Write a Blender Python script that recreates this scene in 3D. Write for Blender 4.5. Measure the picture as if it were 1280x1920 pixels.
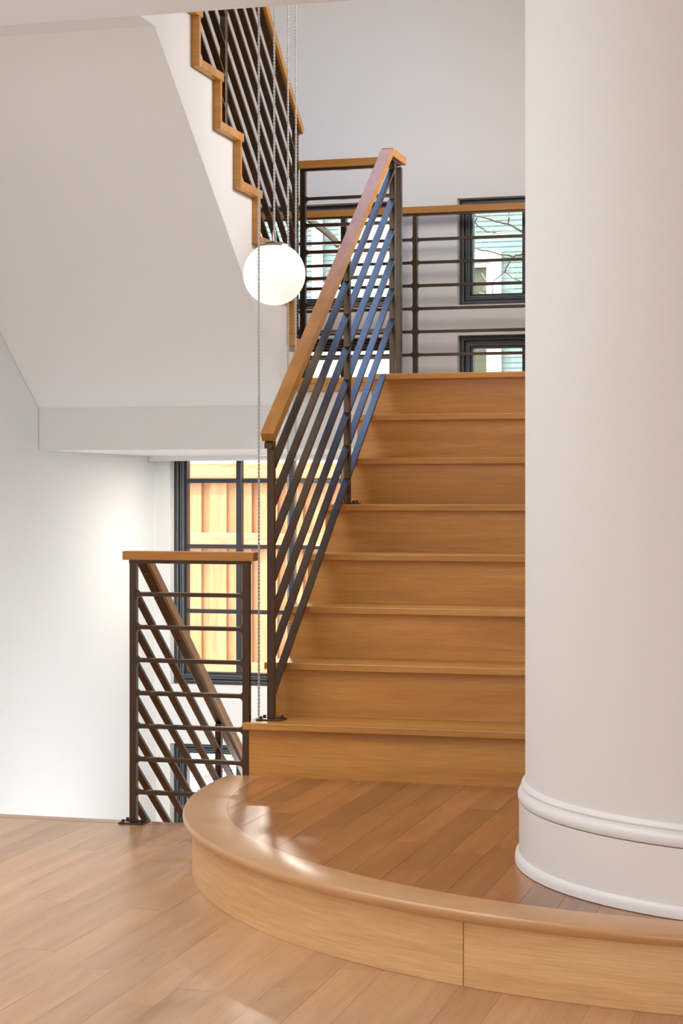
import bpy, bmesh, math, random
from mathutils import Vector, Matrix

for o in list(bpy.data.objects):
    bpy.data.objects.remove(o, do_unlink=True)
S = bpy.context.scene
COL = S.collection
random.seed(11)

# ------------------------------------------------------------------ camera
cd = bpy.data.cameras.new('camera')
cam = bpy.data.objects.new('camera', cd)
COL.objects.link(cam)
cam.location = (0, 0, 1.19)
cam.rotation_euler = (math.radians(90), 0, 0.271)
cd.sensor_fit = 'VERTICAL'
cd.sensor_height = 36.0
cd.sensor_width = 24.0
cd.lens = 3500.0 / 1920.0 * 36.0
cd.shift_y = -(960 - 922.3) / 1920.0
cd.clip_start = 0.05
cd.clip_end = 300
S.camera = cam

# ------------------------------------------------------------------ light
S.view_settings.view_transform = 'Standard'
S.view_settings.look = 'None'
S.view_settings.gamma = 1.0
S.view_settings.use_curve_mapping = False
S.view_settings.exposure = 0.14

W = bpy.data.worlds.new('sky')
S.world = W
W.use_nodes = True
wn = W.node_tree
wn.nodes.clear()
wo = wn.nodes.new('ShaderNodeOutputWorld')
wb = wn.nodes.new('ShaderNodeBackground')
ws = wn.nodes.new('ShaderNodeTexSky')
ws.sky_type = 'NISHITA'
ws.sun_disc = False
ws.sun_elevation = math.radians(62)
ws.sun_rotation = math.radians(200)
ws.air_density = 1.0
ws.dust_density = 7.0
wb.inputs['Strength'].default_value = 0.5
wn.links.new(ws.outputs[0], wb.inputs[0])
wn.links.new(wb.outputs[0], wo.inputs[0])


def lamp(name, kind, loc, target, energy, color=(1, 1, 1), size=1.0, size_y=None, spread=None):
    d = bpy.data.lights.new(name, kind)
    d.energy = energy
    d.color = color
    if kind == 'AREA':
        d.shape = 'RECTANGLE' if size_y else 'SQUARE'
        d.size = size
        if size_y:
            d.size_y = size_y
        if spread:
            d.spread = math.radians(spread)
    o = bpy.data.objects.new(name, d)
    COL.objects.link(o)
    o.location = loc
    o.rotation_euler = (Vector(target) - Vector(loc)).to_track_quat('-Z', 'Y').to_euler()
    return o


sun = lamp('sun', 'SUN', (0, 0, 30), (0.55, 0.30, 29.07), 5.6, (1.0, 0.965, 0.91))
sun.data.angle = math.radians(0.6)
# added fill light for the living room, unseen behind the camera
lamp('front_fill_light', 'AREA', (-0.6, -2.4, 1.55), (-1.2, 6, 1.3), 20, (0.90, 0.97, 1.0), 5.6, 2.3)
# unseen fill from overhead, added to brighten the room floor
lamp('room_top_fill_light', 'AREA', (-2.8, 4.3, 2.88), (-2.8, 4.3, 0), 36, (0.93, 0.98, 1.0), 1.6, 2.6)
# added fill left of the frame, bounced off the ceiling
lamp('ceiling_bounce_fill', 'AREA', (-2.9, 3.0, 1.9), (-2.9, 3.3, 2.9), 15, (0.93, 0.98, 1.0), 1.0, 0.6)
# skylight over the stairwell
lamp('skylight_light', 'AREA', (-2.7, 8.6, 4.55), (-2.7, 8.6, 0), 12, (0.17, 0.42, 1.0), 1.3, 1.4, 64)
# warm fill added above the ceiling slab to brighten the upper back wall
lamp('upper_fill_light', 'AREA', (-1.2, 1.0, 4.4), (-2.4, 8.5, 2.6), 165, (1.0, 0.92, 0.83), 3.0, 1.6)
# fill hidden low in the stairwell, added to lift left wall and soffits
lamp('well_fill_light', 'AREA', (-2.27, 7.6, -1.0), (-2.9, 8.2, 1.4), 43, (0.87, 0.95, 1.0), 0.35, 2.4)
# out-of-view fill by the right wall, added to brighten the stringer
lamp('stringer_fill_light', 'AREA', (-0.92, 7.75, 2.95), (-2.6, 7.8, 1.9), 42, (1.0, 0.95, 0.90), 1.2, 0.8)

# ------------------------------------------------------------------ helpers


def link(o, parent=None):
    COL.objects.link(o)
    if parent is not None:
        o.parent = parent
        o.matrix_parent_inverse = Matrix.Translation(-parent.location) if parent.type == 'EMPTY' or parent.location.length > 0 else Matrix()
    return o


def obj(name, bm, m, parent=None, smooth=False):
    me = bpy.data.meshes.new(name)
    bmesh.ops.recalc_face_normals(bm, faces=bm.faces[:])
    bm.to_mesh(me)
    bm.free()
    if smooth:
        for p in me.polygons:
            p.use_smooth = True
        if hasattr(me, 'set_sharp_from_angle'):
            me.set_sharp_from_angle(angle=math.radians(40))
    me.materials.append(m)
    o = bpy.data.objects.new(name, me)
    return link(o, parent)


def tag(o, label=None, cat=None, group=None, kind=None):
    if label:
        o['label'] = label
    if cat:
        o['category'] = cat
    if group:
        o['group'] = group
    if kind:
        o['kind'] = kind
    return o


def thing(name, label, cat, loc=(0, 0, 0), group=None):
    o = bpy.data.objects.new(name, None)
    o.empty_display_size = 0.1
    o.location = loc
    COL.objects.link(o)
    return tag(o, label, cat, group)


def struct(name, label=None):
    o = bpy.data.objects.new(name, None)
    o.empty_display_size = 0.1
    COL.objects.link(o)
    o['kind'] = 'structure'
    if label:
        o['label'] = label
    return o


def box(bm, x0, x1, y0, y1, z0, z1, bevel=0.0):
    vs = [bm.verts.new((x, y, z)) for z in (z0, z1) for y in (y0, y1) for x in (x0, x1)]
    fs = [(0, 2, 3, 1), (4, 5, 7, 6), (0, 1, 5, 4), (2, 6, 7, 3), (0, 4, 6, 2), (1, 3, 7, 5)]
    faces = [bm.faces.new([vs[i] for i in f]) for f in fs]
    if bevel > 0:
        es = set()
        for f in faces:
            es.update(f.edges)
        bmesh.ops.bevel(bm, geom=list(es), offset=bevel, segments=2, affect='EDGES', profile=0.5)
    return faces


def nbox(name, m, parent, x0, x1, y0, y1, z0, z1, bevel=0.0):
    bm = bmesh.new()
    box(bm, x0, x1, y0, y1, z0, z1, bevel)
    return obj(name, bm, m, parent)


def prism_yz(bm, pts, x0, x1):
    """closed prism of a polygon in the y-z plane, from x0 to x1"""
    a = [bm.verts.new((x0, y, z)) for y, z in pts]
    b = [bm.verts.new((x1, y, z)) for y, z in pts]
    bm.faces.new(a)
    bm.faces.new(b[::-1])
    n = len(pts)
    for i in range(n):
        j = (i + 1) % n
        bm.faces.new((a[i], a[j], b[j], b[i]))


def prism_xy(bm, pts, z0, z1):
    a = [bm.verts.new((x, y, z0)) for x, y in pts]
    b = [bm.verts.new((x, y, z1)) for x, y in pts]
    bm.faces.new(a[::-1])
    bm.faces.new(b)
    n = len(pts)
    for i in range(n):
        j = (i + 1) % n
        bm.faces.new((a[i], a[j], b[j], b[i]))


def prism_xz(bm, pts, y0, y1):
    a = [bm.verts.new((x, y0, z)) for x, z in pts]
    b = [bm.verts.new((x, y1, z)) for x, z in pts]
    bm.faces.new(a)
    bm.faces.new(b[::-1])
    n = len(pts)
    for i in range(n):
        j = (i + 1) % n
        bm.faces.new((a[i], a[j], b[j], b[i]))


def cyl(bm, c, axis, r, h, n=12, r2=None):
    """cylinder / cone from c along axis"""
    axis = Vector(axis).normalized()
    q = axis.to_track_quat('Z', 'Y')
    r2 = r if r2 is None else r2
    a, b = [], []
    for i in range(n):
        t = 2 * math.pi * i / n
        a.append(bm.verts.new(Vector(c) + q @ Vector((r * math.cos(t), r * math.sin(t), 0))))
        b.append(bm.verts.new(Vector(c) + q @ Vector((r2 * math.cos(t), r2 * math.sin(t), h))))
    bm.faces.new(a[::-1])
    bm.faces.new(b)
    for i in range(n):
        j = (i + 1) % n
        bm.faces.new((a[i], a[j], b[j], b[i]))


def lathe(bm, c, prof, n=40):
    rings = []
    for r, z in prof:
        if r < 1e-6:
            rings.append([bm.verts.new((c[0], c[1], c[2] + z))])
        else:
            rings.append([bm.verts.new((c[0] + r * math.cos(2 * math.pi * i / n), c[1] + r * math.sin(2 * math.pi * i / n), c[2] + z)) for i in range(n)])
    for a, b in zip(rings, rings[1:]):
        for i in range(n):
            j = (i + 1) % n
            if len(a) == 1 and len(b) > 1:
                bm.faces.new((a[0], b[j], b[i]))
            elif len(b) == 1 and len(a) > 1:
                bm.faces.new((a[i], a[j], b[0]))
            elif len(a) > 1:
                bm.faces.new((a[i], a[j], b[j], b[i]))


def tube(bm, pts, radii, n=6):
    """swept tube along a polyline"""
    rings = []
    for i, p in enumerate(pts):
        p = Vector(p)
        d = (Vector(pts[min(i + 1, len(pts) - 1)]) - Vector(pts[max(i - 1, 0)])).normalized()
        q = d.to_track_quat('Z', 'Y')
        r = radii[i] if isinstance(radii, (list, tuple)) else radii
        rings.append([bm.verts.new(p + q @ Vector((r * math.cos(2 * math.pi * k / n), r * math.sin(2 * math.pi * k / n), 0))) for k in range(n)])
    for a, b in zip(rings, rings[1:]):
        for k in range(n):
            j = (k + 1) % n
            bm.faces.new((a[k], a[j], b[j], b[k]))
    bm.faces.new(rings[0][::-1])
    bm.faces.new(rings[-1])


# ------------------------------------------------------------------ materials


def mat(name):
    m = bpy.data.materials.new(name)
    m.use_nodes = True
    nt = m.node_tree
    nt.nodes.clear()
    out = nt.nodes.new('ShaderNodeOutputMaterial')
    b = nt.nodes.new('ShaderNodeBsdfPrincipled')
    nt.links.new(b.outputs[0], out.inputs[0])
    return m, nt, b


def srgb(r, g, b):
    f = lambda c: (c / 255 / 12.92) if c / 255 <= 0.04045 else ((c / 255 + 0.055) / 1.055) ** 2.4
    return (f(r), f(g), f(b), 1)


def plain(name, color, rough=0.5, metal=0.0, bump=0.0, scale=60, spec=0.5, coat=0.0, var=0.04):
    m, nt, b = mat(name)
    b.inputs['Roughness'].default_value = rough
    b.inputs['Metallic'].default_value = metal
    b.inputs['Specular IOR Level'].default_value = spec
    b.inputs['Coat Weight'].default_value = coat
    tc = nt.nodes.new('ShaderNodeTexCoord')
    n = nt.nodes.new('ShaderNodeTexNoise')
    n.inputs['Scale'].default_value = scale
    n.inputs['Detail'].default_value = 4
    nt.links.new(tc.outputs['Object'], n.inputs['Vector'])
    mx = nt.nodes.new('ShaderNodeMix')
    mx.data_type = 'RGBA'
    mx.inputs[6].default_value = tuple(c * (1 - var) for c in color[:3]) + (1,)
    mx.inputs[7].default_value = tuple(min(1, c * (1 + var)) for c in color[:3]) + (1,)
    nt.links.new(n.outputs[0], mx.inputs[0])
    nt.links.new(mx.outputs[2], b.inputs['Base Color'])
    if bump > 0:
        bp = nt.nodes.new('ShaderNodeBump')
        bp.inputs['Strength'].default_value = bump
        bp.inputs['Distance'].default_value = 0.002
        nt.links.new(n.outputs[0], bp.inputs['Height'])
        nt.links.new(bp.outputs[0], b.inputs['Normal'])
    return m


def wood(name, dark, mid, light, axis='X', rough=0.35, tone=0.12, grain=1.0, coat=0.15, fig=0.5):
    """oak: long grain along one axis, fine pores, a tone of its own for every board"""
    m, nt, b = mat(name)
    N, L = nt.nodes, nt.links
    tc = N.new('ShaderNodeTexCoord')
    oi = N.new('ShaderNodeObjectInfo')
    off = N.new('ShaderNodeVectorMath')
    off.operation = 'SCALE'
    off.inputs[0].default_value = (7.3, 11.7, 5.1)
    L.new(oi.outputs['Random'], off.inputs['Scale'])
    add = N.new('ShaderNodeVectorMath')
    add.operation = 'ADD'
    L.new(tc.outputs['Object'], add.inputs[0])
    L.new(off.outputs[0], add.inputs[1])

    def mapped(long_, cross):
        mp = N.new('ShaderNodeMapping')
        s = [cross, cross, cross]
        if axis == 'H':
            s = [long_, long_, cross]
        else:
            s['XYZ'.index(axis)] = long_
        mp.inputs['Scale'].default_value = s
        L.new(add.outputs[0], mp.inputs['Vector'])
        return mp
    n1 = N.new('ShaderNodeTexNoise')      # broad figure
    n1.inputs['Scale'].default_value = 1.0
    n1.inputs['Detail'].default_value = 5
    n1.inputs['Roughness'].default_value = 0.6
    n1.inputs['Distortion'].default_value = 0.6
    L.new(mapped(1.1, 14).outputs[0], n1.inputs['Vector'])
    n2 = N.new('ShaderNodeTexNoise')      # fine pores
    n2.inputs['Scale'].default_value = 1.0
    n2.inputs['Detail'].default_value = 3
    L.new(mapped(9, 230).outputs[0], n2.inputs['Vector'])
    cr = N.new('ShaderNodeValToRGB')
    cr.color_ramp.elements[0].position = 0.28
    cr.color_ramp.elements[0].color = dark
    cr.color_ramp.elements[1].position = 0.74
    cr.color_ramp.elements[1].color = light
    e = cr.color_ramp.elements.new(0.5)
    e.color = mid
    L.new(n1.outputs[0], cr.inputs[0])
    # pores
    mr = N.new('ShaderNodeMapRange')
    mr.inputs[1].default_value = 0.3
    mr.inputs[2].default_value = 0.7
    mr.inputs[3].default_value = 1.0 - 0.13 * grain
    mr.inputs[4].default_value = 1.0 + 0.06 * grain
    L.new(n2.outputs[0], mr.inputs[0])
    # tone per board
    mt = N.new('ShaderNodeMapRange')
    mt.inputs[3].default_value = 1.0 - tone
    mt.inputs[4].default_value = 1.0 + tone
    L.new(oi.outputs['Random'], mt.inputs[0])
    mul = N.new('ShaderNodeMath')
    mul.operation = 'MULTIPLY'
    L.new(mr.outputs[0], mul.inputs[0])
    L.new(mt.outputs[0], mul.inputs[1])
    sc = N.new('ShaderNodeVectorMath')
    sc.operation = 'SCALE'
    L.new(cr.outputs[0], sc.inputs[0])
    L.new(mul.outputs[0], sc.inputs['Scale'])
    L.new(sc.outputs[0], b.inputs['Base Color'])
    b.inputs['Roughness'].default_value = rough
    b.inputs['Coat Weight'].default_value = coat
    b.inputs['Coat Roughness'].default_value = 0.25
    bp = N.new('ShaderNodeBump')
    bp.inputs['Strength'].default_value = 0.12
    bp.inputs['Distance'].default_value = 0.001
    L.new(n2.outputs[0], bp.inputs['Height'])
    L.new(bp.outputs[0], b.inputs['Normal'])
    return m


PAINT = plain('wall_paint', srgb(235, 235, 234), 0.75, bump=0.05, scale=220, spec=0.25, var=0.012)
CEIL = plain('ceiling_paint', srgb(243, 245, 248), 0.85, scale=120, spec=0.2, var=0.01)
TRIM = plain('trim_paint', srgb(240, 240, 240), 0.38, scale=40, var=0.01)
OAK_D, OAK_M, OAK_L = srgb(180, 119, 47), srgb(198, 138, 63), srgb(213, 157, 81)
OAKX = wood('oak_across', OAK_D, OAK_M, OAK_L, 'X', 0.38, 0.08)
OAKY = wood('oak_along', OAK_D, OAK_M, OAK_L, 'Y', 0.38, 0.10)
OAKR = wood('oak_rail', srgb(162, 106, 40), srgb(176, 120, 50), srgb(190, 132, 62), 'Y', 0.35, 0.02)
OAKRX = wood('oak_rail_across', srgb(162, 106, 40), srgb(176, 120, 50), srgb(190, 132, 62), 'X', 0.35, 0.02)
FLOORW = wood('oak_floor', srgb(192, 145, 105), srgb(206, 161, 120), srgb(219, 176, 136), 'Y', 0.36, 0.10, 0.7, 0.25)
STEPW = wood('oak_step_boards', srgb(148, 94, 48), srgb(163, 108, 61), srgb(180, 126, 80), 'Y', 0.3, 0.24, 0.7, 0.25)
RISW = wood('oak_curved_riser', srgb(218, 172, 118), srgb(231, 188, 134), srgb(240, 202, 150), 'H', 0.4, 0.05, 1.0)
STEEL = plain('bronze_steel', (0.098, 0.069, 0.050, 1), 0.27, 0.85, scale=18, var=0.25)
BOLT = plain('bolt_steel', (0.10, 0.09, 0.085, 1), 0.3, 0.9, var=0.1)
FRAME = plain('window_frame_black', (0.020, 0.024, 0.034, 1), 0.22, 0.0, var=0.05, spec=0.8)
EDGE_GLINT = plain('grey_edge_glint', (0.16, 0.165, 0.18, 1), 0.4, var=0.05)  # grey that paints the highlight lines on the window frame steps
CHROME = plain('brushed_nickel', (0.42, 0.40, 0.37, 1), 0.3, 1.0, var=0.05)
CABLE = plain('grey_twisted_cable', (0.62, 0.62, 0.62, 1), 0.5, 0.0, var=0.1)
CEDAR = wood('cedar', srgb(202, 145, 99), srgb(218, 165, 120), srgb(232, 186, 142), 'Z', 0.7, 0.10, 1.4, 0.0)
CEDARX = wood('cedar_rail', srgb(196, 146, 106), srgb(214, 166, 126), srgb(230, 188, 150), 'X', 0.7, 0.06, 1.6, 0.0)
SIDING = plain('mint_siding', srgb(128, 152, 151), 0.6, scale=8, var=0.03)
HTRIM = plain('house_trim', srgb(238, 238, 240), 0.5, var=0.01)
BARK = plain('bark', srgb(84, 74, 64), 0.8, bump=0.6, scale=40, var=0.35)
TWIG = plain('twig', srgb(178, 166, 158), 0.7, scale=30, var=0.4)
CONC = plain('concrete', srgb(170, 168, 164), 0.8, bump=0.3, scale=60, var=0.1)


def gravel_mat():
    m, nt, b = mat('pale_gravel')
    tc = nt.nodes.new('ShaderNodeTexCoord')
    v = nt.nodes.new('ShaderNodeTexVoronoi')
    v.inputs['Scale'].default_value = 38
    cr = nt.nodes.new('ShaderNodeValToRGB')
    cr.color_ramp.elements[0].color = srgb(246, 243, 239)
    cr.color_ramp.elements[1].color = srgb(120, 96, 78)
    cr.color_ramp.elements[0].position = 0.42
    cr.color_ramp.elements[1].position = 0.80
    nt.links.new(tc.outputs['Object'], v.inputs['Vector'])
    nt.links.new(v.outputs['Distance'], cr.inputs[0])
    nt.links.new(cr.outputs[0], b.inputs['Base Color'])
    b.inputs['Roughness'].default_value = 0.9
    return m


GRAVEL = gravel_mat()
LAWN = plain('garden_soil', srgb(130, 118, 92), 0.9, bump=0.5, scale=25, var=0.3)


def glass_mat():
    m, nt, b = mat('window_glass')
    nt.nodes.remove(b)
    out = [n for n in nt.nodes if n.type == 'OUTPUT_MATERIAL'][0]
    t = nt.nodes.new('ShaderNodeBsdfTransparent')
    t.inputs[0].default_value = (0.95, 0.98, 0.975, 1)
    g = nt.nodes.new('ShaderNodeBsdfGlossy')
    g.inputs['Roughness'].default_value = 0.02
    fr = nt.nodes.new('ShaderNodeFresnel')
    fr.inputs[0].default_value = 1.45
    mx = nt.nodes.new('ShaderNodeMixShader')
    nt.links.new(fr.outputs[0], mx.inputs[0])
    nt.links.new(t.outputs[0], mx.inputs[1])
    nt.links.new(g.outputs[0], mx.inputs[2])
    nt.links.new(mx.outputs[0], out.inputs[0])
    return m


GLASS = glass_mat()


def glow(name, color, strength):
    m, nt, b = mat(name)
    b.inputs['Base Color'].default_value = (0.6, 0.59, 0.56, 1)
    b.inputs['Roughness'].default_value = 0.25
    b.inputs['Emission Color'].default_value = color
    b.inputs['Emission Strength'].default_value = strength
    return m


OPAL = glow('lit_opal_glass', (1.0, 0.95, 0.84, 1), 0.72)
LENS = glow('downlight_lens', (1.0, 0.93, 0.82, 1), 3.0)

# ------------------------------------------------------------------ main numbers (metres; floor z = 0, camera at the origin)
R, T = 0.19, 0.248                 # riser, run
X0, Y0, Z1 = -2.091, 6.224, 0.38   # left front corner of the first tread of the main flight
XL, YB = -3.735, 9.63              # left wall, back wall
XR = -0.89                         # stair side of the right wall
ZL = Z1 + 7 * R                    # mid landing 1.71
CZ = 2.905                         # ceiling
YE = 6.315                         # floor edge at the stairwell
YC = 6.285                         # ceiling opening edge
LOWZ = -1.39                       # lower landing
TOPZ = 4.60

# ------------------------------------------------------------------ structure: walls
bm = bmesh.new()
box(bm, XL - 0.2, XL, -3.2, YB + 0.22, LOWZ - 0.15, TOPZ)
tag(obj('wall_left', bm, PAINT), 'long white painted wall on the left', kind='structure')

# back wall with window openings
W1 = (-3.653, -2.349, 0.132, 2.014)
W2 = (-3.653, -2.349, 2.174, 2.735)
W3 = (-2.044, -1.050, 0.9, 2.014)
W4 = (-2.044, -1.050, 2.174, 2.735)
W5 = (-3.653, -2.349, -1.15, -0.190)
HOLES = [W1, W2, W3, W4, W5]


def wall_with_holes(name, x0, x1, y0, y1, z0, z1, holes, m):
    xs = sorted(set([x0, x1] + [h[0] for h in holes] + [h[1] for h in holes]))
    zs = sorted(set([z0, z1] + [h[2] for h in holes] + [h[3] for h in holes]))
    bm = bmesh.new()
    V = {}

    def v(x, y, z):
        k = (round(x, 5), round(y, 5), round(z, 5))
        if k not in V:
            V[k] = bm.verts.new(k)
        return V[k]

    def hole(i, j):
        if i < 0 or j < 0 or i >= len(xs) - 1 or j >= len(zs) - 1:
            return True
        cx, cz = (xs[i] + xs[i + 1]) / 2, (zs[j] + zs[j + 1]) / 2
        return any(h[0] < cx < h[1] and h[2] < cz < h[3] for h in holes)
    for i in range(len(xs) - 1):
        for j in range(len(zs) - 1):
            if hole(i, j):
                continue
            a, b, c, d = xs[i], xs[i + 1], zs[j], zs[j + 1]
            bm.faces.new((v(a, y0, c), v(b, y0, c), v(b, y0, d), v(a, y0, d)))
            bm.faces.new((v(a, y1, c), v(a, y1, d), v(b, y1, d), v(b, y1, c)))
            if hole(i - 1, j):
                bm.faces.new((v(a, y0, c), v(a, y0, d), v(a, y1, d), v(a, y1, c)))
            if hole(i + 1, j):
                bm.faces.new((v(b, y0, c), v(b, y1, c), v(b, y1, d), v(b, y0, d)))
            if hole(i, j - 1):
                bm.faces.new((v(a, y0, c), v(a, y1, c), v(b, y1, c), v(b, y0, c)))
            if hole(i, j + 1):
                bm.faces.new((v(a, y0, d), v(b, y0, d), v(b, y1, d), v(a, y1, d)))
    return obj(name, bm, m)


tag(wall_with_holes('wall_back', XL, 3.0, YB, YB + 0.22, LOWZ - 0.15, TOPZ, HOLES, PAINT),
    'white back wall of the stairwell pierced by black windows', kind='structure')

# right wall: flat beside the stair, rounded end, flat again facing the room
CX, CY, CR = -0.107, 5.162, 0.783
arc = [(CX + CR * math.cos(math.pi + a), CY + CR * math.sin(math.pi + a)) for a in [i * math.pi / 2 / 40 for i in range(41)]]
poly = [(XR, YB)] + arc + [(3.0, CY - CR), (3.0, YB)]
bm = bmesh.new()
prism_xy(bm, poly, 0.1925, CZ)
prism_xy(bm, [(0.27, CY - CR), (3.0, CY - CR), (3.0, YB), (0.27, YB)], 0, 0.1925)
prism_xy(bm, [(XR, YC), (3.0, YC), (3.0, YB), (XR, YB)], CZ, TOPZ)
tag(obj('wall_right', bm, PAINT, smooth=True), 'white wall with a rounded end standing on the oak step', kind='structure')


def ring_profile(bm, prof, z0, y_top, x_end):
    """sweep an outward profile (offset, height) round the wall's rounded end"""
    rows = []
    path = [(-1, 0, XR, y_top)]
    for i in range(49):
        a = math.pi + i * math.pi / 2 / 48
        path.append((math.cos(a), math.sin(a), CX + CR * math.cos(a), CY + CR * math.sin(a)))
    path.append((0, -1, x_end, CY - CR))
    for nx, ny, x, y in path:
        rows.append([bm.verts.new((x + nx * o, y + ny * o, z0 + h)) for o, h in prof])
    for a, b in zip(rows, rows[1:]):
        for k in range(len(prof)):
            j = (k + 1) % len(prof)
            bm.faces.new((a[k], a[j], b[j], b[k]))
    bm.faces.new(rows[0])
    bm.faces.new(rows[-1][::-1])


bt = struct('baseboard_right', 'tall white baseboard curving round the wall end on the oak step')
bm = bmesh.new()
ring_profile(bm, [(0, 0.0), (0.017, 0.0), (0.017, 0.163), (0, 0.163)], 0.1915, 6.238, 0.20)
obj('base_panel', bm, TRIM, bt, True)
bm = bmesh.new()
ring_profile(bm, [(0, 0.166), (0.017, 0.166), (0.020, 0.173), (0.020, 0.183), (0.016, 0.191), (0.010, 0.195), (0.0085, 0.201), (0.011, 0.206), (0.009, 0.212), (0.003, 0.217), (0, 0.218)], 0.1915, 6.238, 0.20)
obj('cap_moulding', bm, TRIM, bt, True)
bm = bmesh.new()
ring_profile(bm, [(0.0172, 0.0), (0.028, 0.0), (0.028, 0.012), (0.026, 0.021), (0.021, 0.027), (0.0172, 0.029)], 0.1915, 6.238, 0.20)
obj('shoe_moulding', bm, TRIM, bt, True)

# ceilings / upper floor
bm = bmesh.new()
box(bm, XL, 3.0, -3.2, YC, CZ, CZ + 0.28)
tag(obj('ceiling', bm, CEIL), 'flat white ceiling ending at the stairwell opening', kind='structure')
bm = bmesh.new()
box(bm, XL, 3.0, -3.2, YB, TOPZ - 0.02, TOPZ + 0.1)
tag(obj('ceiling_upper', bm, CEIL), kind='structure')
bm = bmesh.new()
box(bm, 3.0, 3.2, -3.2, YB + 0.22, 0, TOPZ)
tag(obj('wall_side', bm, PAINT), kind='structure')
bm = bmesh.new()
box(bm, XL, 3.0, -3.4, -3.2, CZ, TOPZ)
tag(obj('wall_front', bm, PAINT), kind='structure')

# ------------------------------------------------------------------ floor with separate boards
fl = struct('floor', 'honey oak strip floor with boards running towards the stair')
nbox('subfloor', LAWN, fl, XL, 3.0, -3.2, YE - 0.02, -0.20, -0.0205)
PW = 0.108
rnd = random.Random(4)


def board_bm(pts, z0, z1):
    bm = bmesh.new()
    prism_xy(bm, pts, z0, z1)
    return bm


def strip(x0, x1, ya, yb, z0, z1, name, m, parent):
    bm = bmesh.new()
    g = 0.00025
    prism_xy(bm, [(x0 + g, ya + g), (x1 - g, ya + g), (x1 - g, yb - g), (x0 + g, yb - g)], z0, z1 - rnd.random() * 0.0003)
    return obj(name, bm, m, parent)


x = XL
i = 0
while x < 2.95:
    x1 = min(x + PW, 3.0)
    y = YE - 0.075
    n = 0
    first = rnd.uniform(0.3, 1.3)
    while y > -3.19:
        vis = y > 3.4 and x < 0.3
        ln = (first if n == 0 else rnd.uniform(0.75, 1.5)) if vis else 9
        ya = max(-3.2, y - ln)
        strip(x, x1, ya, y, -0.02, 0.0, 'plank', FLOORW, fl)
        y = ya
        n += 1
    x = x1
bm = bmesh.new()
box(bm, XL, -1.9, YE - 0.0745, YE, -0.032, 0.0005, 0.006)
obj('edge_nosing', bm, wood('oak_floor_edge', srgb(178, 124, 84), srgb(192, 139, 98), srgb(206, 156, 116), 'X', 0.3, 0.02, 0.7, 0.25), fl)
bm = bmesh.new()
box(bm, XL, -2.06, YE - 0.06, YE - 0.015, LOWZ, -0.033)
tag(obj('wall_under_floor', bm, PAINT), kind='structure')

# ------------------------------------------------------------------ curved starting step
SCX, SCY, SR = -0.264, 6.154, 1.867
st = thing('starting_step', 'wide curved oak bottom step projecting into the room', 'step', (-0.9, 5.4, 0))


def arc_pts(r, a0, a1, n):
    return [(SCX + r * math.cos(a0 + (a1 - a0) * k / n), SCY + r * math.sin(a0 + (a1 - a0) * k / n)) for k in range(n + 1)]


A0, A1 = math.pi, math.radians(286.5)
RB = SR - 0.11                      # inner edge of the curved border
NOSE = SR + 0.030
YK = 6.250                          # face of the first riser of the main flight
# core
bm = bmesh.new()
prism_xy(bm, [(SCX - SR + 0.02, YK)] + arc_pts(SR - 0.02, A0, A1, 60) + [(0.25, YK)], 0.0005, 0.160)
obj('core', bm, OAKX, st)
# riser boards: joint where the photograph has it
aj = math.atan2(4.404 - SCY, -0.921 - SCX) % (2 * math.pi)


def riser_arc(a, b, n, name, straight=False):
    bm = bmesh.new()
    outer = arc_pts(SR, a, b, n)
    inner = arc_pts(SR - 0.019, a, b, n)
    if straight:
        outer = [(SCX - SR, YK)] + outer
        inner = [(SCX - SR + 0.019, YK)] + inner
    prism_xy(bm, outer + inner[::-1], 0.0005, 0.160)
    return obj(name, bm, RISW, st, True)


riser_arc(A0, aj - 0.0008, 44, 'riser_panel', True)
riser_arc(aj + 0.0008, A1, 20, 'riser_panel')
# boards of the top, clipped to the inner edge of the curved border


def clip_half(poly, f):
    out = []
    for k in range(len(poly)):
        p, q = poly[k], poly[(k + 1) % len(poly)]
        fp, fq = f(p), f(q)
        if fp >= 0:
            out.append(p)
        if (fp >= 0) != (fq >= 0):
            t = fp / (fp - fq)
            out.append((p[0] + (q[0] - p[0]) * t, p[1] + (q[1] - p[1]) * t))
    return out


inner = arc_pts(RB, A0, math.radians(292), 48)


def clip_arc(poly):
    for k in range(len(inner) - 1):
        a, b = inner[k], inner[k + 1]
        poly = clip_half(poly, lambda p: (b[0] - a[0]) * (p[1] - a[1]) - (b[1] - a[1]) * (p[0] - a[0]))
        if len(poly) < 3:
            return []
    return poly


rs = random.Random(9)
x = SCX - RB
PS = 0.098
while x < 0.24:
    x1 = x + (PS if rs.random() > 0.12 else 0.045)
    y = YK
    first = True
    while y > 4.2:
        ya = y - rs.uniform(0.45, 1.5)
        g = 0.0004
        p = clip_arc([(x + g, ya + g), (x1 - g, ya + g), (x1 - g, y - g), (x + g, y - g)])
        if len(p) >= 3:
            obj('plank', board_bm(p, 0.1605, 0.19 - rs.random() * 0.0003), STEPW, st)
        y = ya
    x = x1
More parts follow.
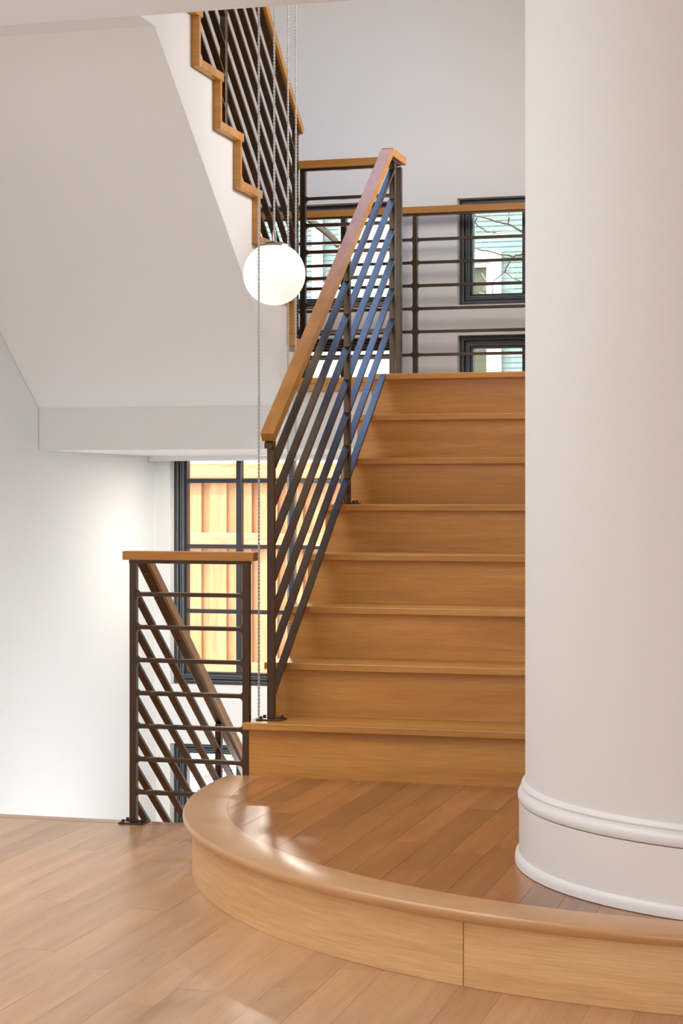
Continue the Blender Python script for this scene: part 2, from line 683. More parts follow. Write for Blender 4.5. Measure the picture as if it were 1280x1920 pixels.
# curved border with a rounded front edge
prof = [(RB + 0.0006, 0.1905), (NOSE - 0.010, 0.1905), (NOSE - 0.004, 0.188), (NOSE - 0.0005, 0.183), (NOSE, 0.176), (NOSE - 0.002, 0.167), (NOSE - 0.008, 0.1605), (RB + 0.0006, 0.1605)]
bm = bmesh.new()
rows = []
NA = 96
pth = [None] + [A0 + (A1 - A0) * k / NA for k in range(NA + 1)]
for a in pth:
    if a is None:
        rows.append([bm.verts.new((SCX - r, YK, z)) for r, z in prof])
    else:
        rows.append([bm.verts.new((SCX + r * math.cos(a), SCY + r * math.sin(a), z)) for r, z in prof])
for a, b in zip(rows, rows[1:]):
    for k in range(len(prof)):
        j = (k + 1) % len(prof)
        bm.faces.new((a[k], a[j], b[j], b[k]))
bm.faces.new(rows[0])
bm.faces.new(rows[-1][::-1])
obj('curved_nosing', bm, wood('oak_curved_nosing', srgb(190, 138, 88), srgb(204, 154, 104), srgb(216, 168, 120), 'H', 0.3, 0.02, 0.7, 0.25), st, True)

# ------------------------------------------------------------------ main flight
mf = thing('stair_flight', 'honey oak main flight rising from the curved step to the mid landing', 'stairs', (-1.5, 7.0, 0.19))
TT = 0.026
for k in range(7):
    y, z = Y0 + k * T, Z1 + k * R
    nbox('tread', OAKX, mf, X0, XR - 0.002, y, y + T + 0.026, z - TT, z, 0.0035)
for k in range(8):
    y, z = Y0 + k * T, Z1 + k * R
    nbox('riser', OAKX, mf, X0 + 0.011, XR - 0.002, y + 0.0265, y + 0.0455, z - R - 0.0003, z - TT + 0.0003)
pts = []
for k in range(8):
    y, z = Y0 + k * T + 0.046, Z1 + k * R - TT - 0.001
    pts += [(y, z - R if k else 0.0), (y, z)]
pts.append((8.09, pts[-1][1]))
pts += [(8.09, LOWZ), (YE + 0.01, LOWZ), (YE + 0.01, 0.0)]
bm = bmesh.new()
prism_yz(bm, pts, -2.076, -2.04)
obj('side_panel', bm, PAINT, mf)

# ------------------------------------------------------------------ mid landing
ld = thing('stair_landing', 'oak mid landing with white plastered underside spanning to the window wall', 'landing', (-2.3, 8.8, 1.71))
YLB = 9.56
nbox('nosing', OAKX, ld, X0, XR - 0.002, Y0 + 7 * T, 8.165, ZL - TT, ZL, 0.0035)
nbox('nosing', OAKX, ld, -2.52, X0 - 0.001, 8.15, 8.24, ZL - TT, ZL, 0.0035)
nbox('fascia', OAKX, ld, -2.52, -2.078, 8.158, 8.176, ZL - 0.062, ZL - TT - 0.0005)
yy = 8.2405
while yy < YLB - 0.02:
    y2 = min(yy + 0.105, YLB)
    nbox('landing_board', OAKX, ld, XL + 0.002, XR - 0.002, yy, y2 - 0.0008, ZL - TT, ZL - 0.0005)
    yy = y2
bm = bmesh.new()
prism_xy(bm, [(XL + 0.002, 8.105), (-2.505, 8.105), (-2.505, 8.176), (-2.018, 8.176), (-2.018, 8.10), (XR - 0.002, 8.10), (XR - 0.002, YLB), (XL + 0.002, YLB)], 1.386, ZL - 0.0635)
obj('plaster_soffit', bm, PAINT, ld)
nbox('rear_lip', PAINT, ld, XL + 0.002, XR - 0.002, YLB - 0.045, YLB, 1.358, 1.3858)
nbox('core', PAINT, ld, XL + 0.002, XR - 0.002, 8.245, YLB - 0.002, ZL - 0.063, ZL - TT - 0.0005)

# ------------------------------------------------------------------ upper flight (rises back towards the room)
uf = thing('stair_flight', 'upper oak flight climbing back towards the room above a white sloped soffit', 'stairs', (-3.1, 7.4, 1.71))
RU, TU, YU = 0.1972, 0.2505, 8.344
XS = -2.500            # white stringer face
XT = -2.467            # ends of treads and risers


def ztop(k):
    return ZL + RU * (k + 1) - 0.018


for k in range(7):
    y = YU - TU * k
    z = ztop(k)
    nbox('tread', OAKX, uf, XL + 0.002, XT, y - TU, y + 0.028, z - 0.035, z, 0.003)
for k in range(8):
    y = YU - TU * k
    z0 = ZL + 0.0005 if k == 0 else ztop(k - 1) + 0.0005
    z1 = ztop(k) - 0.0355
    nbox('riser', OAKX, uf, XL + 0.002, XT, y - 0.020, y - 0.001, z0 if k == 0 else z0 - 0.036 + 0.0015, z1)
sl = 0.79
ys0 = 6.433
pts = [(YC + 0.002, CZ + 0.0), (ys0, CZ), (8.104, CZ - sl * (8.104 - ys0)), (8.104, ZL - 0.064)]
pts.append((8.24, ZL - 0.064)) if False else None
pts = [p for p in pts if p]
step = [(YU - 0.021, ZL + 0.001), (YU - 0.021, ztop(0) - 0.036)]
for k in range(1, 8):
    y = YU - TU * k
    step += [(y - 0.021, ztop(k - 1) - 0.036), (y - 0.021, ztop(k) - 0.036)]
step += [(YC + 0.002, ztop(7) - 0.036)]
pts = [(YC + 0.002, CZ - 0.0005), (ys0, CZ - 0.0005), (8.104, CZ - sl * (8.104 - ys0)), (8.104, ZL + 0.001)] + step
bm = bmesh.new()
prism_yz(bm, pts, XL + 0.002, XS)
bmesh.ops.triangulate(bm, faces=[f for f in bm.faces if len(f.verts) > 4])
obj('plaster_stringer', bm, PAINT, uf)
# upper floor boards beyond the top riser
nbox('top_nosing', OAKX, uf, XL + 0.002, XT, YC + 0.004, YU - TU * 7 + 0.028, ztop(7) - 0.035, ztop(7), 0.003)

# ------------------------------------------------------------------ lower flight
lf = thing('stair_flight', 'lower oak flight dropping from the room floor to the lower landing', 'stairs', (-3.1, 7.2, -0.7))
RL = 0.197
for k in range(7):
    y = YE + TU * k
    z = -RL * (k + 1)
    if k < 6:
        nbox('tread', OAKX, lf, XL + 0.002, -2.465, y - 0.004 + (0.0 if k else 0.004), y + TU + 0.006, z - 0.026, z, 0.003)
    nbox('riser', OAKX, lf, XL + 0.002, -2.47, y - 0.014 + 0.014, y + 0.018, z + 0.0005, z + RL - (0.034 if k == 0 else 0.027))
bm = bmesh.new()
pts = [(YE, LOWZ)]
for k in range(6):
    pts += [(YE + TU * k + 0.0185, -RL * (k + 1) - 0.027)] if k == 0 else [(YE + TU * k + 0.0185, -RL * k - 0.027), (YE + TU * k + 0.0185, -RL * (k + 1) - 0.027)]
pts += [(YE + TU * 6, -RL * 6 - 0.027), (YE + TU * 6, LOWZ)]
pts[0] = (YE + 0.0185, LOWZ)
prism_yz(bm, pts, -2.53, -2.49)
obj('side_panel', bm, PAINT, lf)
bm = bmesh.new()
box(bm, XL, -2.056, YE - 0.02, YB, LOWZ - 0.15, LOWZ)
tag(obj('floor_lower', bm, OAKX), kind='structure')

# ------------------------------------------------------------------ railings
PH = 0.0127            # half side of the square posts
PITCH = 0.1215


def fillets(bm, x, y, z, sx, r=0.014):
    """concave weld fillets above and below a bar that meets a post's side"""
    for sz in (-1, 1):
        pts = [(0, 0), (r, 0)]
        for k in range(1, 4):
            a = k * math.pi / 8
            pts.append((r - r * math.sin(a), r - r * math.cos(a)))
        pts.append((0, r))
        prism_xz(bm, [(x + sx * px, z + sz * (0.0073 + pz)) for px, pz in pts], y - 0.010, y + 0.010)


def post(parent, x, y, z0, z1, plate=True, name='post', fil=(), cap=None):
    bm = bmesh.new()
    box(bm, x - PH, x + PH, y - PH, y + PH, z0 + (0.006 if plate else 0), z1, 0.0015)
    for z, sx in fil:
        fillets(bm, x + sx * PH, y, z, sx)
    o = obj(name, bm, STEEL, parent)
    if plate:
        p = nbox('base_plate', STEEL, parent, x - 0.047, x + 0.047, y - 0.036, y + 0.036, z0 + 0.0003, z0 + 0.0063, 0.001)
        for sx in (-1, 1):
            for sy in (-1, 1):
                bm = bmesh.new()
                cyl(bm, (x + sx * 0.033, y + sy * 0.022, z0 + 0.0063), (0, 0, 1), 0.0085, 0.002, 12)
                cyl(bm, (x + sx * 0.033, y + sy * 0.022, z0 + 0.0083), (0, 0, 1), 0.006, 0.007, 6)
                obj('bolt', bm, BOLT, p)
    return o


def level_bar(parent, x0, x1, y, z, name='bar'):
    """flat bar along x: 25 mm deep, 12 mm high, slightly rounded"""
    return nbox(name, STEEL, parent, x0, x1, y - 0.0115, y + 0.0115, z - 0.0075, z + 0.0075, 0.0015)


def sloped_bar(parent, x, ya, za, yb, zb, w=0.0275, h=0.011, name='bar', m=None, end_plumb=True, bev=0.0, zmax=None):
    """bar in the y-z plane; (ya,za)-(yb,zb) is its lower edge; plumb cut ends"""
    sgn = 1 if yb > ya else -1
    cosp = abs(yb - ya) / math.hypot(yb - ya, zb - za)
    bm = bmesh.new()
    if end_plumb:
        dv = h / cosp
        pts = [(ya, za), (yb, zb), (yb, zb + dv), (ya, za + dv)]
    else:
        n = Vector((-(zb - za), yb - ya)).normalized() * h * (1 if sgn > 0 else -1)
        pts = [(ya, za), (yb, zb), (yb + n.x, zb + n.y), (ya + n.x, za + n.y)]
    if zmax is not None:
        pts = clip_half(pts, lambda q: zmax - q[1])
    prism_yz(bm, pts, x - w / 2, x + w / 2)
    if bev:
        bmesh.ops.bevel(bm, geom=bm.edges[:], offset=bev, segments=2, affect='EDGES', profile=0.5)
    return obj(name, bm, m or STEEL, parent)


SLP = 0.757
BSP = 0.1337


# --- main stair railing
mr = thing('stair_railing', 'dark metal railing with sloping bars and oak handrail up the main flight', 'railing', (-2.015, 7.2, 0.38))
XM = -2.015
yn, ym, ye = 6.323, 7.342, 8.105


def nose(y):           # line of the nosings
    return Z1 + (y - Y0) * R / T


hz = lambda y: 1.397 + SLP * (y - 6.27)     # top of the sloping handrail
HT = 0.045                                   # its vertical thickness
CHV = 0.020
post(mr, XM, yn, Z1, hz(yn) - HT - CHV)
post(mr, XM, ym, Z1 + 4 * R, hz(ym) - HT - CHV)
post(mr, XM, ye, ZL, 2.712 - 0.036 - 0.012, plate=False)
b0 = lambda y: 0.576 + (y - 6.472) * 0.766   # lower edge of the lowest bar
for k in range(7):
    y1, y2 = yn + PH, ym - PH
    sloped_bar(mr, XM, y1, b0(y1) + BSP * k, y2, b0(y2) + BSP * k)
    y1, y2 = ym + PH, ye - PH
    if k == 0:
        y2 = 7.93
    sloped_bar(mr, XM, y1, b0(y1) + BSP * k, y2, b0(y2) + BSP * k)
YT = 8.02
sloped_bar(mr, XM, 6.285, hz(6.285) - HT - CHV, YT + 0.02, hz(YT + 0.02) - HT - CHV, 0.028, 0.015, 'rail_channel')
sloped_bar(mr, XM, 6.292, hz(6.292) - 0.036 / 0.797 + 0.0, YT, hz(YT) - 0.036 / 0.797, 0.050, 0.036, 'handrail', OAKR, False, 0.002)
nbox('handrail', OAKR, mr, XM - 0.025, XM + 0.025, YT - 0.006, 8.265, 2.712 - 0.036, 2.712, 0.002)
nbox('rail_channel', STEEL, mr, XM - 0.014, XM + 0.014, YT + 0.03, 8.21, 2.712 - 0.048, 2.712 - 0.0365)

# --- railing across the edge of the landing, above the well
lr = thing('landing_railing', 'short level railing with oak cap at the landing edge between the flights', 'railing', (-2.24, 8.24, 1.71))
YX = 8.240
zb = [2.660 - 0.1225 * k for k in range(1, 8)]
XPL, XPR = -2.472, -2.018
post(lr, XPL, YX, ZL, 2.664, fil=[(z, 1) for z in zb])
post(lr, XPR, YX, ZL, 2.664, plate=False, fil=[(z, -1) for z in zb])
for z in zb:
    level_bar(lr, XPL + PH, XPR - PH, YX, z)
nbox('rail_channel', STEEL, lr, XPL - 0.012, XPR - PH, YX - 0.0125, YX + 0.0125, 2.664, 2.6755)
nbox('oak_cap', OAKRX, lr, XPL - 0.030, XM - 0.0255, YX - 0.025, YX + 0.025, 2.676, 2.712, 0.002)

# --- railing before the windows
wr = thing('window_railing', 'long level railing with oak cap in front of the upper windows', 'railing', (-2.24, 9.5, 1.71))
YW = 9.50
zb = [2.627 - 0.1203 * k for k in range(1, 8)]
posts = [-3.60, -2.239, -0.93]
for x in posts:
    post(wr, x, YW, ZL, 2.631, fil=[(z, s) for z in zb for s in (-1, 1) if not (x == posts[0] and s < 0) and not (x == posts[-1] and s > 0)])
for a, b in zip(posts, posts[1:]):
    for z in zb:
        level_bar(wr, a + PH, b - PH, YW, z)
nbox('rail_channel', STEEL, wr, posts[0] - 0.012, posts[-1] + 0.012, YW - 0.0125, YW + 0.0125, 2.631, 2.6405)
nbox('oak_cap', OAKRX, wr, XL + 0.004, XR - 0.004, YW - 0.025, YW + 0.025, 2.641, 2.677, 0.002)

# --- railing on the room floor, at the edge of the stairwell
fr = thing('floor_railing', 'short level railing with oak cap on the room floor beside the curved step', 'railing', (-2.3, 6.25, 0))
YF = 6.262
zb = [0.8235 - 0.1184 * k for k in range(7)]
XA, XB = -2.5135, -2.087
post(fr, XA, YF, 0.0005, 0.934, fil=[(z, 1) for z in zb])
post(fr, XB, YF, 0.0005, 0.934, plate=False, fil=[(z, -1) for z in zb])
for z in zb:
    level_bar(fr, XA + PH, XB - PH, YF, z)
nbox('rail_channel', STEEL, fr, XA - 0.014, XB + 0.014, YF - 0.0125, YF + 0.0125, 0.934, 0.946)
nbox('oak_cap', OAKRX, fr, -2.5475, -2.0535, YF - 0.027, YF + 0.027, 0.9465, 0.978, 0.002)

# --- railing of the upper flight
ur = thing('stair_railing', 'dark metal railing with sloping bars on the upper flight', 'railing', (-2.483, 7.4, 2.4))
XU = -2.483
SU = RU / TU
ya, yb_ = 8.150, 7.157
hzu = lambda y: 2.856 + 0.80 * (8.208 - y)
post(ur, XU, ya, ztop(0), hzu(ya) - HT - CHV, plate=False)
post(ur, XU, yb_, ztop(4), hzu(yb_) - HT - CHV, plate=False)
yend = 6.42
post(ur, XU, yend, ztop(7), hzu(yend) - HT - CHV)
bu = lambda y, k: 2.716 + 0.1255 * k + (7.17 - y) * SU
for k in range(1, 7):
    for y1, y2 in ((ya - PH, yb_ + PH), (yb_ - PH, yend + PH)):
        sloped_bar(ur, XU, y1, bu(y1, k), y2, bu(y2, k), 0.0255)
for k in range(7):                 # lowest bar: a short piece in the notch above every tread
    yi, yo = YU - TU * (k + 1) + 0.001, YU - TU * k + 0.026
    dv = 0.011 / 0.786
    p = [(yi, bu(yi, 0)), (yo, bu(yo, 0)), (yo, bu(yo, 0) + dv), (yi, bu(yi, 0) + dv)]
    p = clip_half(p, lambda q: q[1] - ztop(k) - 0.0005)
    py = yb_ if k == 4 else (ya if k == 0 else None)
    parts = [p] if py is None else [clip_half(p, lambda q: py - PH - q[0]), clip_half(p, lambda q: q[0] - py - PH)]
    for pp in parts:
        if len(pp) >= 3:
            bm = bmesh.new()
            prism_yz(bm, pp, XU - 0.01275, XU + 0.01275)
            obj('bar', bm, STEEL, ur)
sloped_bar(ur, XU, 8.175, hzu(8.175) - HT - CHV, yend - 0.04, hzu(yend - 0.04) - HT - CHV, 0.024, 0.015, 'rail_channel')
sloped_bar(ur, XU, 8.188, hzu(8.188) - HT, yend - 0.1, hzu(yend - 0.1) - HT, 0.050, 0.036, 'handrail', OAKR, False, 0.002)
for y in (8.03, 7.55, 6.95):
    bm = bmesh.new()
    cyl(bm, (XU, y, hzu(y) - HT - CHV - 0.0005), (0, -SU, -1), 0.0065, 0.003, 10)
    obj('screw', bm, BOLT, ur)

# --- railing of the lower flight
dr = thing('stair_railing', 'dark metal railing with sloping bars going down beside the lower flight', 'railing', (-2.49, 7.0, -0.4))
XD = XA
SD = 0.795
hzd = lambda y: 0.926 - SD * (y - 6.412)
bd = lambda y, k: 0.046 + 0.126 * k - 0.77 * (y - 6.30)
ys, ymid, ylast = YF + PH + 0.001, 7.185, 7.80
post(dr, XD, ymid, -RL * 4, hzd(ymid) - HT - CHV)
post(dr, XD, ylast, -RL * 6, hzd(ylast) - HT - CHV)
for k in range(7):
    for y1, y2 in ((ys, ymid - PH), (ymid + PH, ylast - PH)):
        sloped_bar(dr, XD, y1, bd(y1, k), y2, bd(y2, k))
sloped_bar(dr, XD, ys, hzd(ys) - HT - CHV, ylast + 0.05, hzd(ylast + 0.05) - HT - CHV, 0.024, 0.015, 'rail_channel', zmax=0.932)
sloped_bar(dr, XD, 6.295, hzd(6.295) - HT, ylast + 0.08, hzd(ylast + 0.08) - HT, 0.050, 0.036, 'handrail', OAKR, False, 0.002, 0.945)
for y in (6.37, 6.72, 7.02):
    bm = bmesh.new()
    cyl(bm, (XD, y, hzd(y) - HT - CHV - 0.0005), (0, -SD, -1), 0.0065, 0.003, 10)
    obj('screw', bm, BOLT, dr)

# ------------------------------------------------------------------ windows


def ring(bm, x0, x1, z0, z1, w, y0, y1):
    """rectangular ring, outer x0..z1, width w"""
    o = [(x0, z0), (x1, z0), (x1, z1), (x0, z1)]
    i = [(x0 + w, z0 + w), (x1 - w, z0 + w), (x1 - w, z1 - w), (x0 + w, z1 - w)]
    of = [bm.verts.new((x, y0, z)) for x, z in o]
    ob = [bm.verts.new((x, y1, z)) for x, z in o]
    nf = [bm.verts.new((x, y0, z)) for x, z in i]
    nb = [bm.verts.new((x, y1, z)) for x, z in i]
    for k in range(4):
        j = (k + 1) % 4
        bm.faces.new((of[k], of[j], nf[j], nf[k]))
        bm.faces.new((ob[k], nb[k], nb[j], ob[j]))
        bm.faces.new((of[k], ob[k], ob[j], of[j]))
        bm.faces.new((nf[k], nf[j], nb[j], nb[k]))
    es = [e for e in {e for v in of + nf for e in v.link_edges} if all(q in of or q in nf for q in e.verts)]
    bmesh.ops.bevel(bm, geom=es, offset=0.003, segments=2, affect='EDGES', profile=0.5)


def window(n, r, xm, zm, label):
    w = struct('window_%d' % n, label)
    x0, x1, z0, z1 = r
    e = 0.001
    x0, x1, z0, z1 = x0 + e, x1 - e, z0 + e, z1 - e
    f = bmesh.new()
    ring(f, x0, x1, z0, z1, 0.020, 9.690, 9.79)
    ring(f, x0 + 0.0195, x1 - 0.0195, z0 + 0.0195, z1 - 0.0195, 0.015, 9.722, 9.79)
    obj('frame', f, FRAME, w)
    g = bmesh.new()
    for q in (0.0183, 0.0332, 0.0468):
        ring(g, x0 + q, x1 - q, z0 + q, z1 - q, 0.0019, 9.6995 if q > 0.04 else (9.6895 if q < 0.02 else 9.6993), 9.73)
    obj('edge_glint', g, EDGE_GLINT, w)  # thin grey strips imitating glints along the frame edges
    s = bmesh.new()
    ring(s, x0 + 0.0345, x1 - 0.0345, z0 + 0.0345, z1 - 0.0345, 0.014, 9.700, 9.775)
    ring(s, x0 + 0.048, x1 - 0.048, z0 + 0.048, z1 - 0.048, 0.0155, 9.722, 9.775)
    obj('sash', s, FRAME, w)
    gx0, gx1, gz0, gz1 = x0 + 0.063, x1 - 0.063, z0 + 0.063, z1 - 0.063
    mw = 0.0155
    for xx in xm:
        nbox('muntin', FRAME, w, xx - mw, xx + mw, 9.722, 9.768, gz0, gz1, 0.003)
    xs = [gx0] + sorted(xm) + [gx1]
    for zz in zm:
        for a, b in zip(xs, xs[1:]):
            nbox('muntin', FRAME, w, a + (mw if a != gx0 else 0), b - (mw if b != gx1 else 0), 9.722, 9.768, zz - 0.011, zz + 0.011, 0.003)
    zs = [gz0] + sorted(zm) + [gz1]
    for a, b in zip(xs, xs[1:]):
        for c, d in zip(zs, zs[1:]):
            nbox('pane', GLASS, w, a + (mw if a != gx0 else 0), b - (mw if b != gx1 else 0), 9.742, 9.746, c + (0.011 if c != gz0 else 0), d - (0.011 if d != gz1 else 0))
    return w


XMU = [-3.287, -2.990, -2.692]
window(1, W1, XMU, [0.531, 0.889, 1.250, 1.607], 'tall black gridded window below the landing looking onto the cedar fence')
window(2, W2, XMU, [], 'wide black window above the landing behind the railings')
window(3, W3, [-1.6995, -1.403], [], 'black window beside the rounded wall, lower of the pair')
window(4, W4, [-1.6995, -1.403], [], 'black window beside the rounded wall, upper of the pair')
window(5, W5, XMU, [-0.68], 'basement window below the lower flight, pale gravel outside')

# ------------------------------------------------------------------ pendants


def pendant(x, y, zc, label, r=0.1225):
    t = thing('pendant_lamp', label, 'lamp', (x, y, zc), 'globe pendants in the stairwell')
    bm = bmesh.new()
    prof = [(r * math.sin(a), -r * math.cos(a)) for a in [math.pi * k / 28 for k in range(27)]]
    prof[0] = (0, -r)
    lathe(bm, (x, y, zc), prof + [(0.030, r * 0.985)], 48)
    obj('globe', bm, OPAL, t, True)
    bm = bmesh.new()
    prof = [(0.062, r * 0.868), (0.060, r * 0.92), (0.045, r * 0.99), (0.022, r * 1.03), (0.010, r * 1.06), (0.008, r * 1.30), (0.005, r * 1.42), (0, r * 1.42)]
    lathe(bm, (x, y, zc), [(0, r * 0.88)] + prof, 32)
    obj('cap', bm, CHROME, t, True)
    bm = bmesh.new()
    z0, z1 = zc + r * 1.40, TOPZ - 0.05
    n = int((z1 - z0) / 0.0042)
    for ph in (0, math.pi):
        pts = [(x + 0.0026 * math.cos(ph + k * 0.0042 / 0.028 * 2 * math.pi), y + 0.0026 * math.sin(ph + k * 0.0042 / 0.028 * 2 * math.pi), z0 + k * (z1 - z0) / n) for k in range(n + 1)]
        tube(bm, pts, 0.0027, 4)
    obj('cable', bm, CABLE, t, True)
    bm = bmesh.new()
    lathe(bm, (x, y, TOPZ - 0.0205), [(0, -0.03), (0.05, -0.03), (0.06, -0.024), (0.06, 0), (0, 0)], 28)
    obj('canopy', bm, CHROME, t)


pendant(-2.219, 7.0, 2.046, 'glowing white glass globe pendant hanging in front of the upper flight')
pendant(-2.185, 6.70, -0.42, 'pendant lamp whose twisted cable passes in front of the glowing globe', 0.1)
pendant(-2.317, 7.50, -0.55, 'pendant lamp on the twisted cable second from the right')
pendant(-2.368, 7.78, -0.57, 'pendant lamp on the rightmost twisted cable')

# recessed light in the landing's underside
dl = thing('recessed_light', 'round recessed downlight in the white underside of the landing', 'light', (-2.95, 9.2, 1.386))
bm = bmesh.new()
lathe(bm, (-2.95, 9.2, 1.3855), [(0.060, 0), (0.088, 0), (0.088, -0.003), (0.082, -0.006), (0.062, -0.005), (0.060, 0)], 36)
obj('trim_ring', bm, TRIM, dl, True)
bm = bmesh.new()
lathe(bm, (-2.95, 9.2, 1.3855), [(0, -0.0035), (0.0595, -0.0035), (0.0595, -0.0005), (0, -0.0005)], 36)
obj('lens', bm, LENS, dl)
lamp('downlight_light', 'AREA', (-2.95, 9.2, 1.372), (-2.95, 9.2, 0), 14, (1, 0.93, 0.84), 0.11)

# ------------------------------------------------------------------ outside
bm = bmesh.new()
box(bm, -14, 12, 12.02, 60, -0.6, -0.27)
tag(obj('ground', bm, LAWN), kind='structure')
bm = bmesh.new()
gr = random.Random(3)
nx, ny = 60, 26
grid = [[bm.verts.new((-5 + 4 * i / nx, 9.9 + 2.1 * j / ny, -1.35 + 1.12 * (j / ny) ** 0.75 + gr.uniform(-0.018, 0.018))) for i in range(nx + 1)] for j in range(ny + 1)]
for j in range(ny):
    for i in range(nx):
        bm.faces.new((grid[j][i], grid[j][i + 1], grid[j + 1][i + 1], grid[j + 1][i]))
tag(obj('gravel_bank', bm, GRAVEL, None), 'bank of pale gravel outside the basement window', 'gravel', kind='stuff')

# cedar fence
fe = thing('cedar_fence', 'sunlit cedar board fence outside the tall lower window', 'fence', (-4, 12.5, -0.3))
YFN = 12.5
px, k = -4.63 - 0.188 * 12, 0
while px < -0.6:
    nbox('board', CEDAR, fe, px, px + 0.125, YFN, YFN + 0.020, -0.265, 1.385)
    nbox('board', CEDAR, fe, px + 0.105, px + 0.205, YFN + 0.032, YFN + 0.050, -0.265, 1.385)
    px += 0.188
for z0, z1 in ((1.286, 1.392), (0.815, 0.900), (-0.1, -0.01)):
    for a, b in ((-7.0, -4.2), (-4.198, -2.1), (-2.098, -0.5)):
        nbox('rail', CEDARX, fe, a, b, YFN - 0.038, YFN - 0.0005, z0, z1, 0.003)

# neighbouring houses
YH = 22.0


def siding(parent, x0, x1, z0, z1, skip=None):
    z = z0
    while z < z1:
        bm = bmesh.new()
        segs = [(x0, x1)]
        if skip and skip[2] < z + 0.06 and z < skip[3]:
            segs = [(x0, skip[0]), (skip[1], x1)]
        for a, b in segs:
            prism_yz(bm, [(YH - 0.010, z), (YH, z), (YH, z + 0.063), (YH - 0.004, z + 0.063)], a, b)
        obj('siding_board', bm, SIDING, parent)
        z += 0.063


ha = thing('neighbour_house', 'mint sided house with white corner trim seen through the wide upper window', 'house', (-8, 23, 0))
nbox('wall', SIDING, ha, -9.5, -5.30, YH + 0.001, 26, -0.3, 7)
siding(ha, -7.6, -6.13, 2.2, 4.9)
nbox('corner_trim', HTRIM, ha, -6.475, -6.34, YH - 0.06, YH - 0.023, 0, 6.5)
nbox('sky_band', HTRIM, ha, -9.5, -6.48, YH - 0.05, YH - 0.0005, -0.2, 2.19)  # white slab added in place of the bright sky above the fence
nbox('sky_panel', HTRIM, ha, -6.118, -5.299, YH - 0.10, YH - 0.0005, -0.2, 6.6)  # added white panel imitating the overexposed sky between the houses
nbox('porch_panel', HTRIM, ha, -6.33, -6.12, YH - 0.06, YH - 0.023, 0, 3.75)
bm = bmesh.new()
prism_yz(bm, [(YH - 0.5, 7.0), (24, 8.5), (26.5, 7.0), (26.5, 7.1), (24, 8.65), (YH - 0.5, 7.15)], -9.7, -5.2)
obj('roof', bm, CONC, ha)
hb = thing('neighbour_house', 'mint sided house with white cased window seen past the rounded wall', 'house', (-3, 23, 0))
nbox('wall', SIDING, hb, -4.95, 1.5, YH + 0.001, 26, -0.3, 7)
wx0, wx1, wz0, wz1 = -4.86, -4.122, 2.0, 4.055
siding(hb, -4.95, -2.5, 1.6, 5.2, (wx0, wx1, wz0, wz1))
hw = bmesh.new()
ring(hw, wx0, wx1, wz0, wz1, 0.125, YH - 0.07, YH)
ring(hw, wx0 + 0.125, wx1 - 0.125, wz0 + 0.125, wz1 - 0.125, 0.055, YH - 0.05, YH)
fw = obj('window_frame', hw, HTRIM, hb)
nbox('pane', plain('neighbour_pane', srgb(92, 94, 80), 0.15, var=0.15, scale=4), fw, wx0 + 0.181, wx1 - 0.181, YH - 0.02, YH - 0.001, wz0 + 0.181, wz1 - 0.181)
bm = bmesh.new()
prism_yz(bm, [(YH - 0.5, 6.9), (24, 8.4), (26.5, 6.9), (26.5, 7.0), (24, 8.55), (YH - 0.5, 7.05)], -5.2, 1.7)
obj('roof', bm, CONC, hb)

# bare trees
tg = random.Random(21)


def branch(bm, p, d, length, r, depth, jit=0.25):
    pts, rad = [p], [r]
    n = max(4, int(length / 0.09))
    d = Vector(d).normalized()
    for k in range(n):
        d = (d + Vector((tg.uniform(-jit, jit), tg.uniform(-jit, jit) * 0.5, tg.uniform(-jit, jit) * 0.8 + 0.02)) * 0.5).normalized()
        p = p + d * (length / n)
        pts.append(p)
        rad.append(r * (1 - 0.75 * (k + 1) / n))
        if depth > 0 and k > 0 and tg.random() < 0.55:
            sg = tg.choice((-1, 1))
            q = Matrix.Rotation(sg * tg.uniform(0.5, 1.1), 3, (tg.uniform(-0.2, 0.2), 1, tg.uniform(-0.3, 0.3))) @ d
            branch(bm, p.copy(), q, length * tg.uniform(0.35, 0.6), max(0.0022, rad[-1] * 0.55), depth - 1, jit)
    tube(bm, pts, rad, 5)


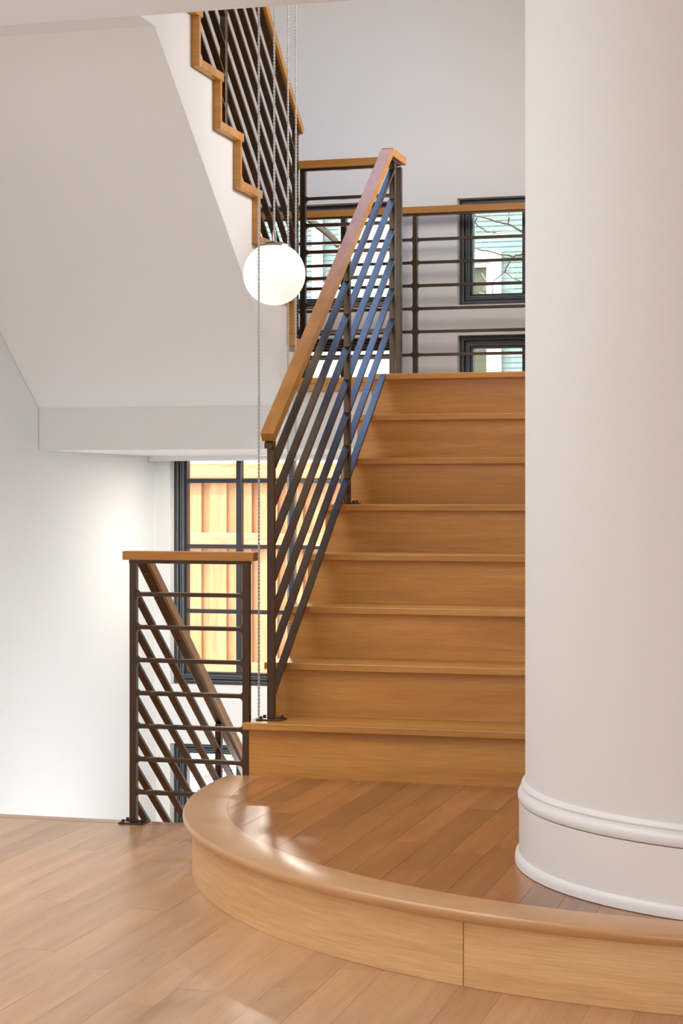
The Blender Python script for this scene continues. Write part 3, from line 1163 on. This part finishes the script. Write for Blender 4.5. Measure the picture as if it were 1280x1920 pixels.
tr = thing('bare_tree', 'leafless tree with a thick mossy limb outside the wide upper window', 'tree', (-5.56, 14.5, -0.27))
bm = bmesh.new()
tube(bm, [(-5.56, 14.5, -0.27), (-5.55, 14.5, 0.9), (-5.58, 14.5, 2.2), (-5.55, 14.5, 3.3), (-5.5, 14.5, 4.6)], [0.13, 0.11, 0.10, 0.08, 0.05], 12)
obj('trunk', bm, BARK, tr, True)
bm = bmesh.new()
tube(bm, [(-5.55, 14.5, 3.4), (-5.1, 14.5, 3.6), (-4.75, 14.5, 3.62), (-4.39, 14.5, 3.475), (-4.226, 14.5, 3.34), (-4.154, 14.5, 3.286), (-4.087, 14.5, 3.223), (-4.056, 14.5, 3.172)], [0.05, 0.045, 0.038, 0.030, 0.027, 0.026, 0.025, 0.024], 9)
obj('limb', bm, BARK, tr, True)
tb = bmesh.new()
for p, d, ln, r in [((-4.09, 14.5, 3.21), (-0.9, 0, -0.32), 0.5, 0.007), ((-4.2, 14.48, 3.32), (0.9, 0, 0.35), 0.5, 0.006), ((-4.3, 14.5, 3.4), (-0.2, 0, -1), 0.5, 0.006),
                    ((-4.08, 14.5, 3.2), (0.8, 0, -0.35), 0.75, 0.008), ((-4.07, 14.5, 3.18), (0.5, 0, -0.75), 0.9, 0.008), ((-4.06, 14.48, 3.18), (0.85, 0, 0.1), 0.7, 0.007),
                    ((-4.4, 14.5, 3.46), (-0.4, 0, -0.9), 0.8, 0.006), ((-3.9, 14.5, 2.6), (0.6, 0, 0.7), 0.6, 0.006), ((-3.75, 14.5, 2.45), (0.2, 0, 0.95), 0.8, 0.006), ((-3.62, 14.5, 2.4), (-0.1, 0, 1), 0.7, 0.005)]:
    branch(tb, Vector(p), d, ln, r, 2)
tag(obj('twigs', tb, TWIG, tr), kind='stuff')

t2 = thing('bare_tree', 'leafless tree whose thin twigs hang before the mint house beside the rounded wall', 'tree', (-1.2, 15.0, -0.27))
bm = bmesh.new()
tube(bm, [(-1.2, 15, -0.27), (-1.22, 15, 1.0), (-1.15, 15, 2.2), (-1.25, 15, 3.2), (-1.2, 15, 4.4)], [0.11, 0.095, 0.085, 0.06, 0.04], 10)
obj('trunk', bm, BARK, t2, True)


def path(bm, pts, r0, r1):
    pp = [Vector((x, 15.0, z)) for x, z in pts]
    fine = []
    for a, b in zip(pp, pp[1:]):
        for k in range(4):
            fine.append(a.lerp(b, k / 4) + Vector((tg.uniform(-1, 1), tg.uniform(-1, 1), tg.uniform(-1, 1))) * 0.005)
    fine.append(pp[-1])
    n = len(fine) - 1
    tube(bm, fine, [r0 + (r1 - r0) * k / n for k in range(n + 1)], 6)


bm = bmesh.new()
path(bm, [(-1.25, 3.1), (-1.9, 3.12), (-2.617, 3.291), (-2.762, 3.37), (-2.859, 3.396), (-3.014, 3.445), (-3.2, 3.5)], 0.013, 0.004)
path(bm, [(-3.014, 3.445), (-3.036, 3.40), (-3.005, 3.358), (-2.938, 3.316), (-2.859, 3.304)], 0.006, 0.005)
path(bm, [(-2.758, 3.37), (-2.758, 3.457), (-2.75, 3.6)], 0.006, 0.004)
path(bm, [(-1.22, 2.8), (-2.1, 3.05), (-2.617, 3.127), (-2.714, 3.108), (-2.793, 3.12), (-2.938, 3.159), (-3.058, 3.19), (-3.15, 3.2)], 0.012, 0.003)
path(bm, [(-2.714, 3.108), (-2.749, 3.057), (-2.788, 2.985), (-2.837, 2.947), (-2.885, 2.905), (-2.894, 2.832), (-2.881, 2.77)], 0.008, 0.003)
path(bm, [(-2.788, 2.985), (-2.727, 2.935), (-2.617, 2.875), (-2.5, 2.84)], 0.005, 0.003)
obj('limb', bm, BARK, t2, True)
tb = bmesh.new()
for p, d, ln, r in [((-2.88, 15, 3.30), (1, 0, 0.12), 0.35, 0.005), ((-2.65, 15, 3.27), (-1, 0, 0.0), 0.3, 0.005), ((-2.72, 15, 3.1), (0.9, 0, 0.25), 0.3, 0.004), ((-2.95, 15, 3.16), (0.4, 0, 0.7), 0.18, 0.003),
                    ((-3.05, 15, 3.38), (0.3, 0, -0.9), 0.2, 0.003), ((-2.98, 15, 2.98), (0.4, 0, -0.9), 0.3, 0.004), ((-3.0, 15, 2.82), (0.9, 0, -0.2), 0.25, 0.004), ((-2.7, 15, 2.95), (0.7, 0, 0.6), 0.25, 0.003), ((-2.78, 15, 3.29), (-0.2, 0, 0.9), 0.18, 0.003)]:
    branch(tb, Vector(p), d, ln, r, 2)
tag(obj('twigs', tb, TWIG, t2), kind='stuff')
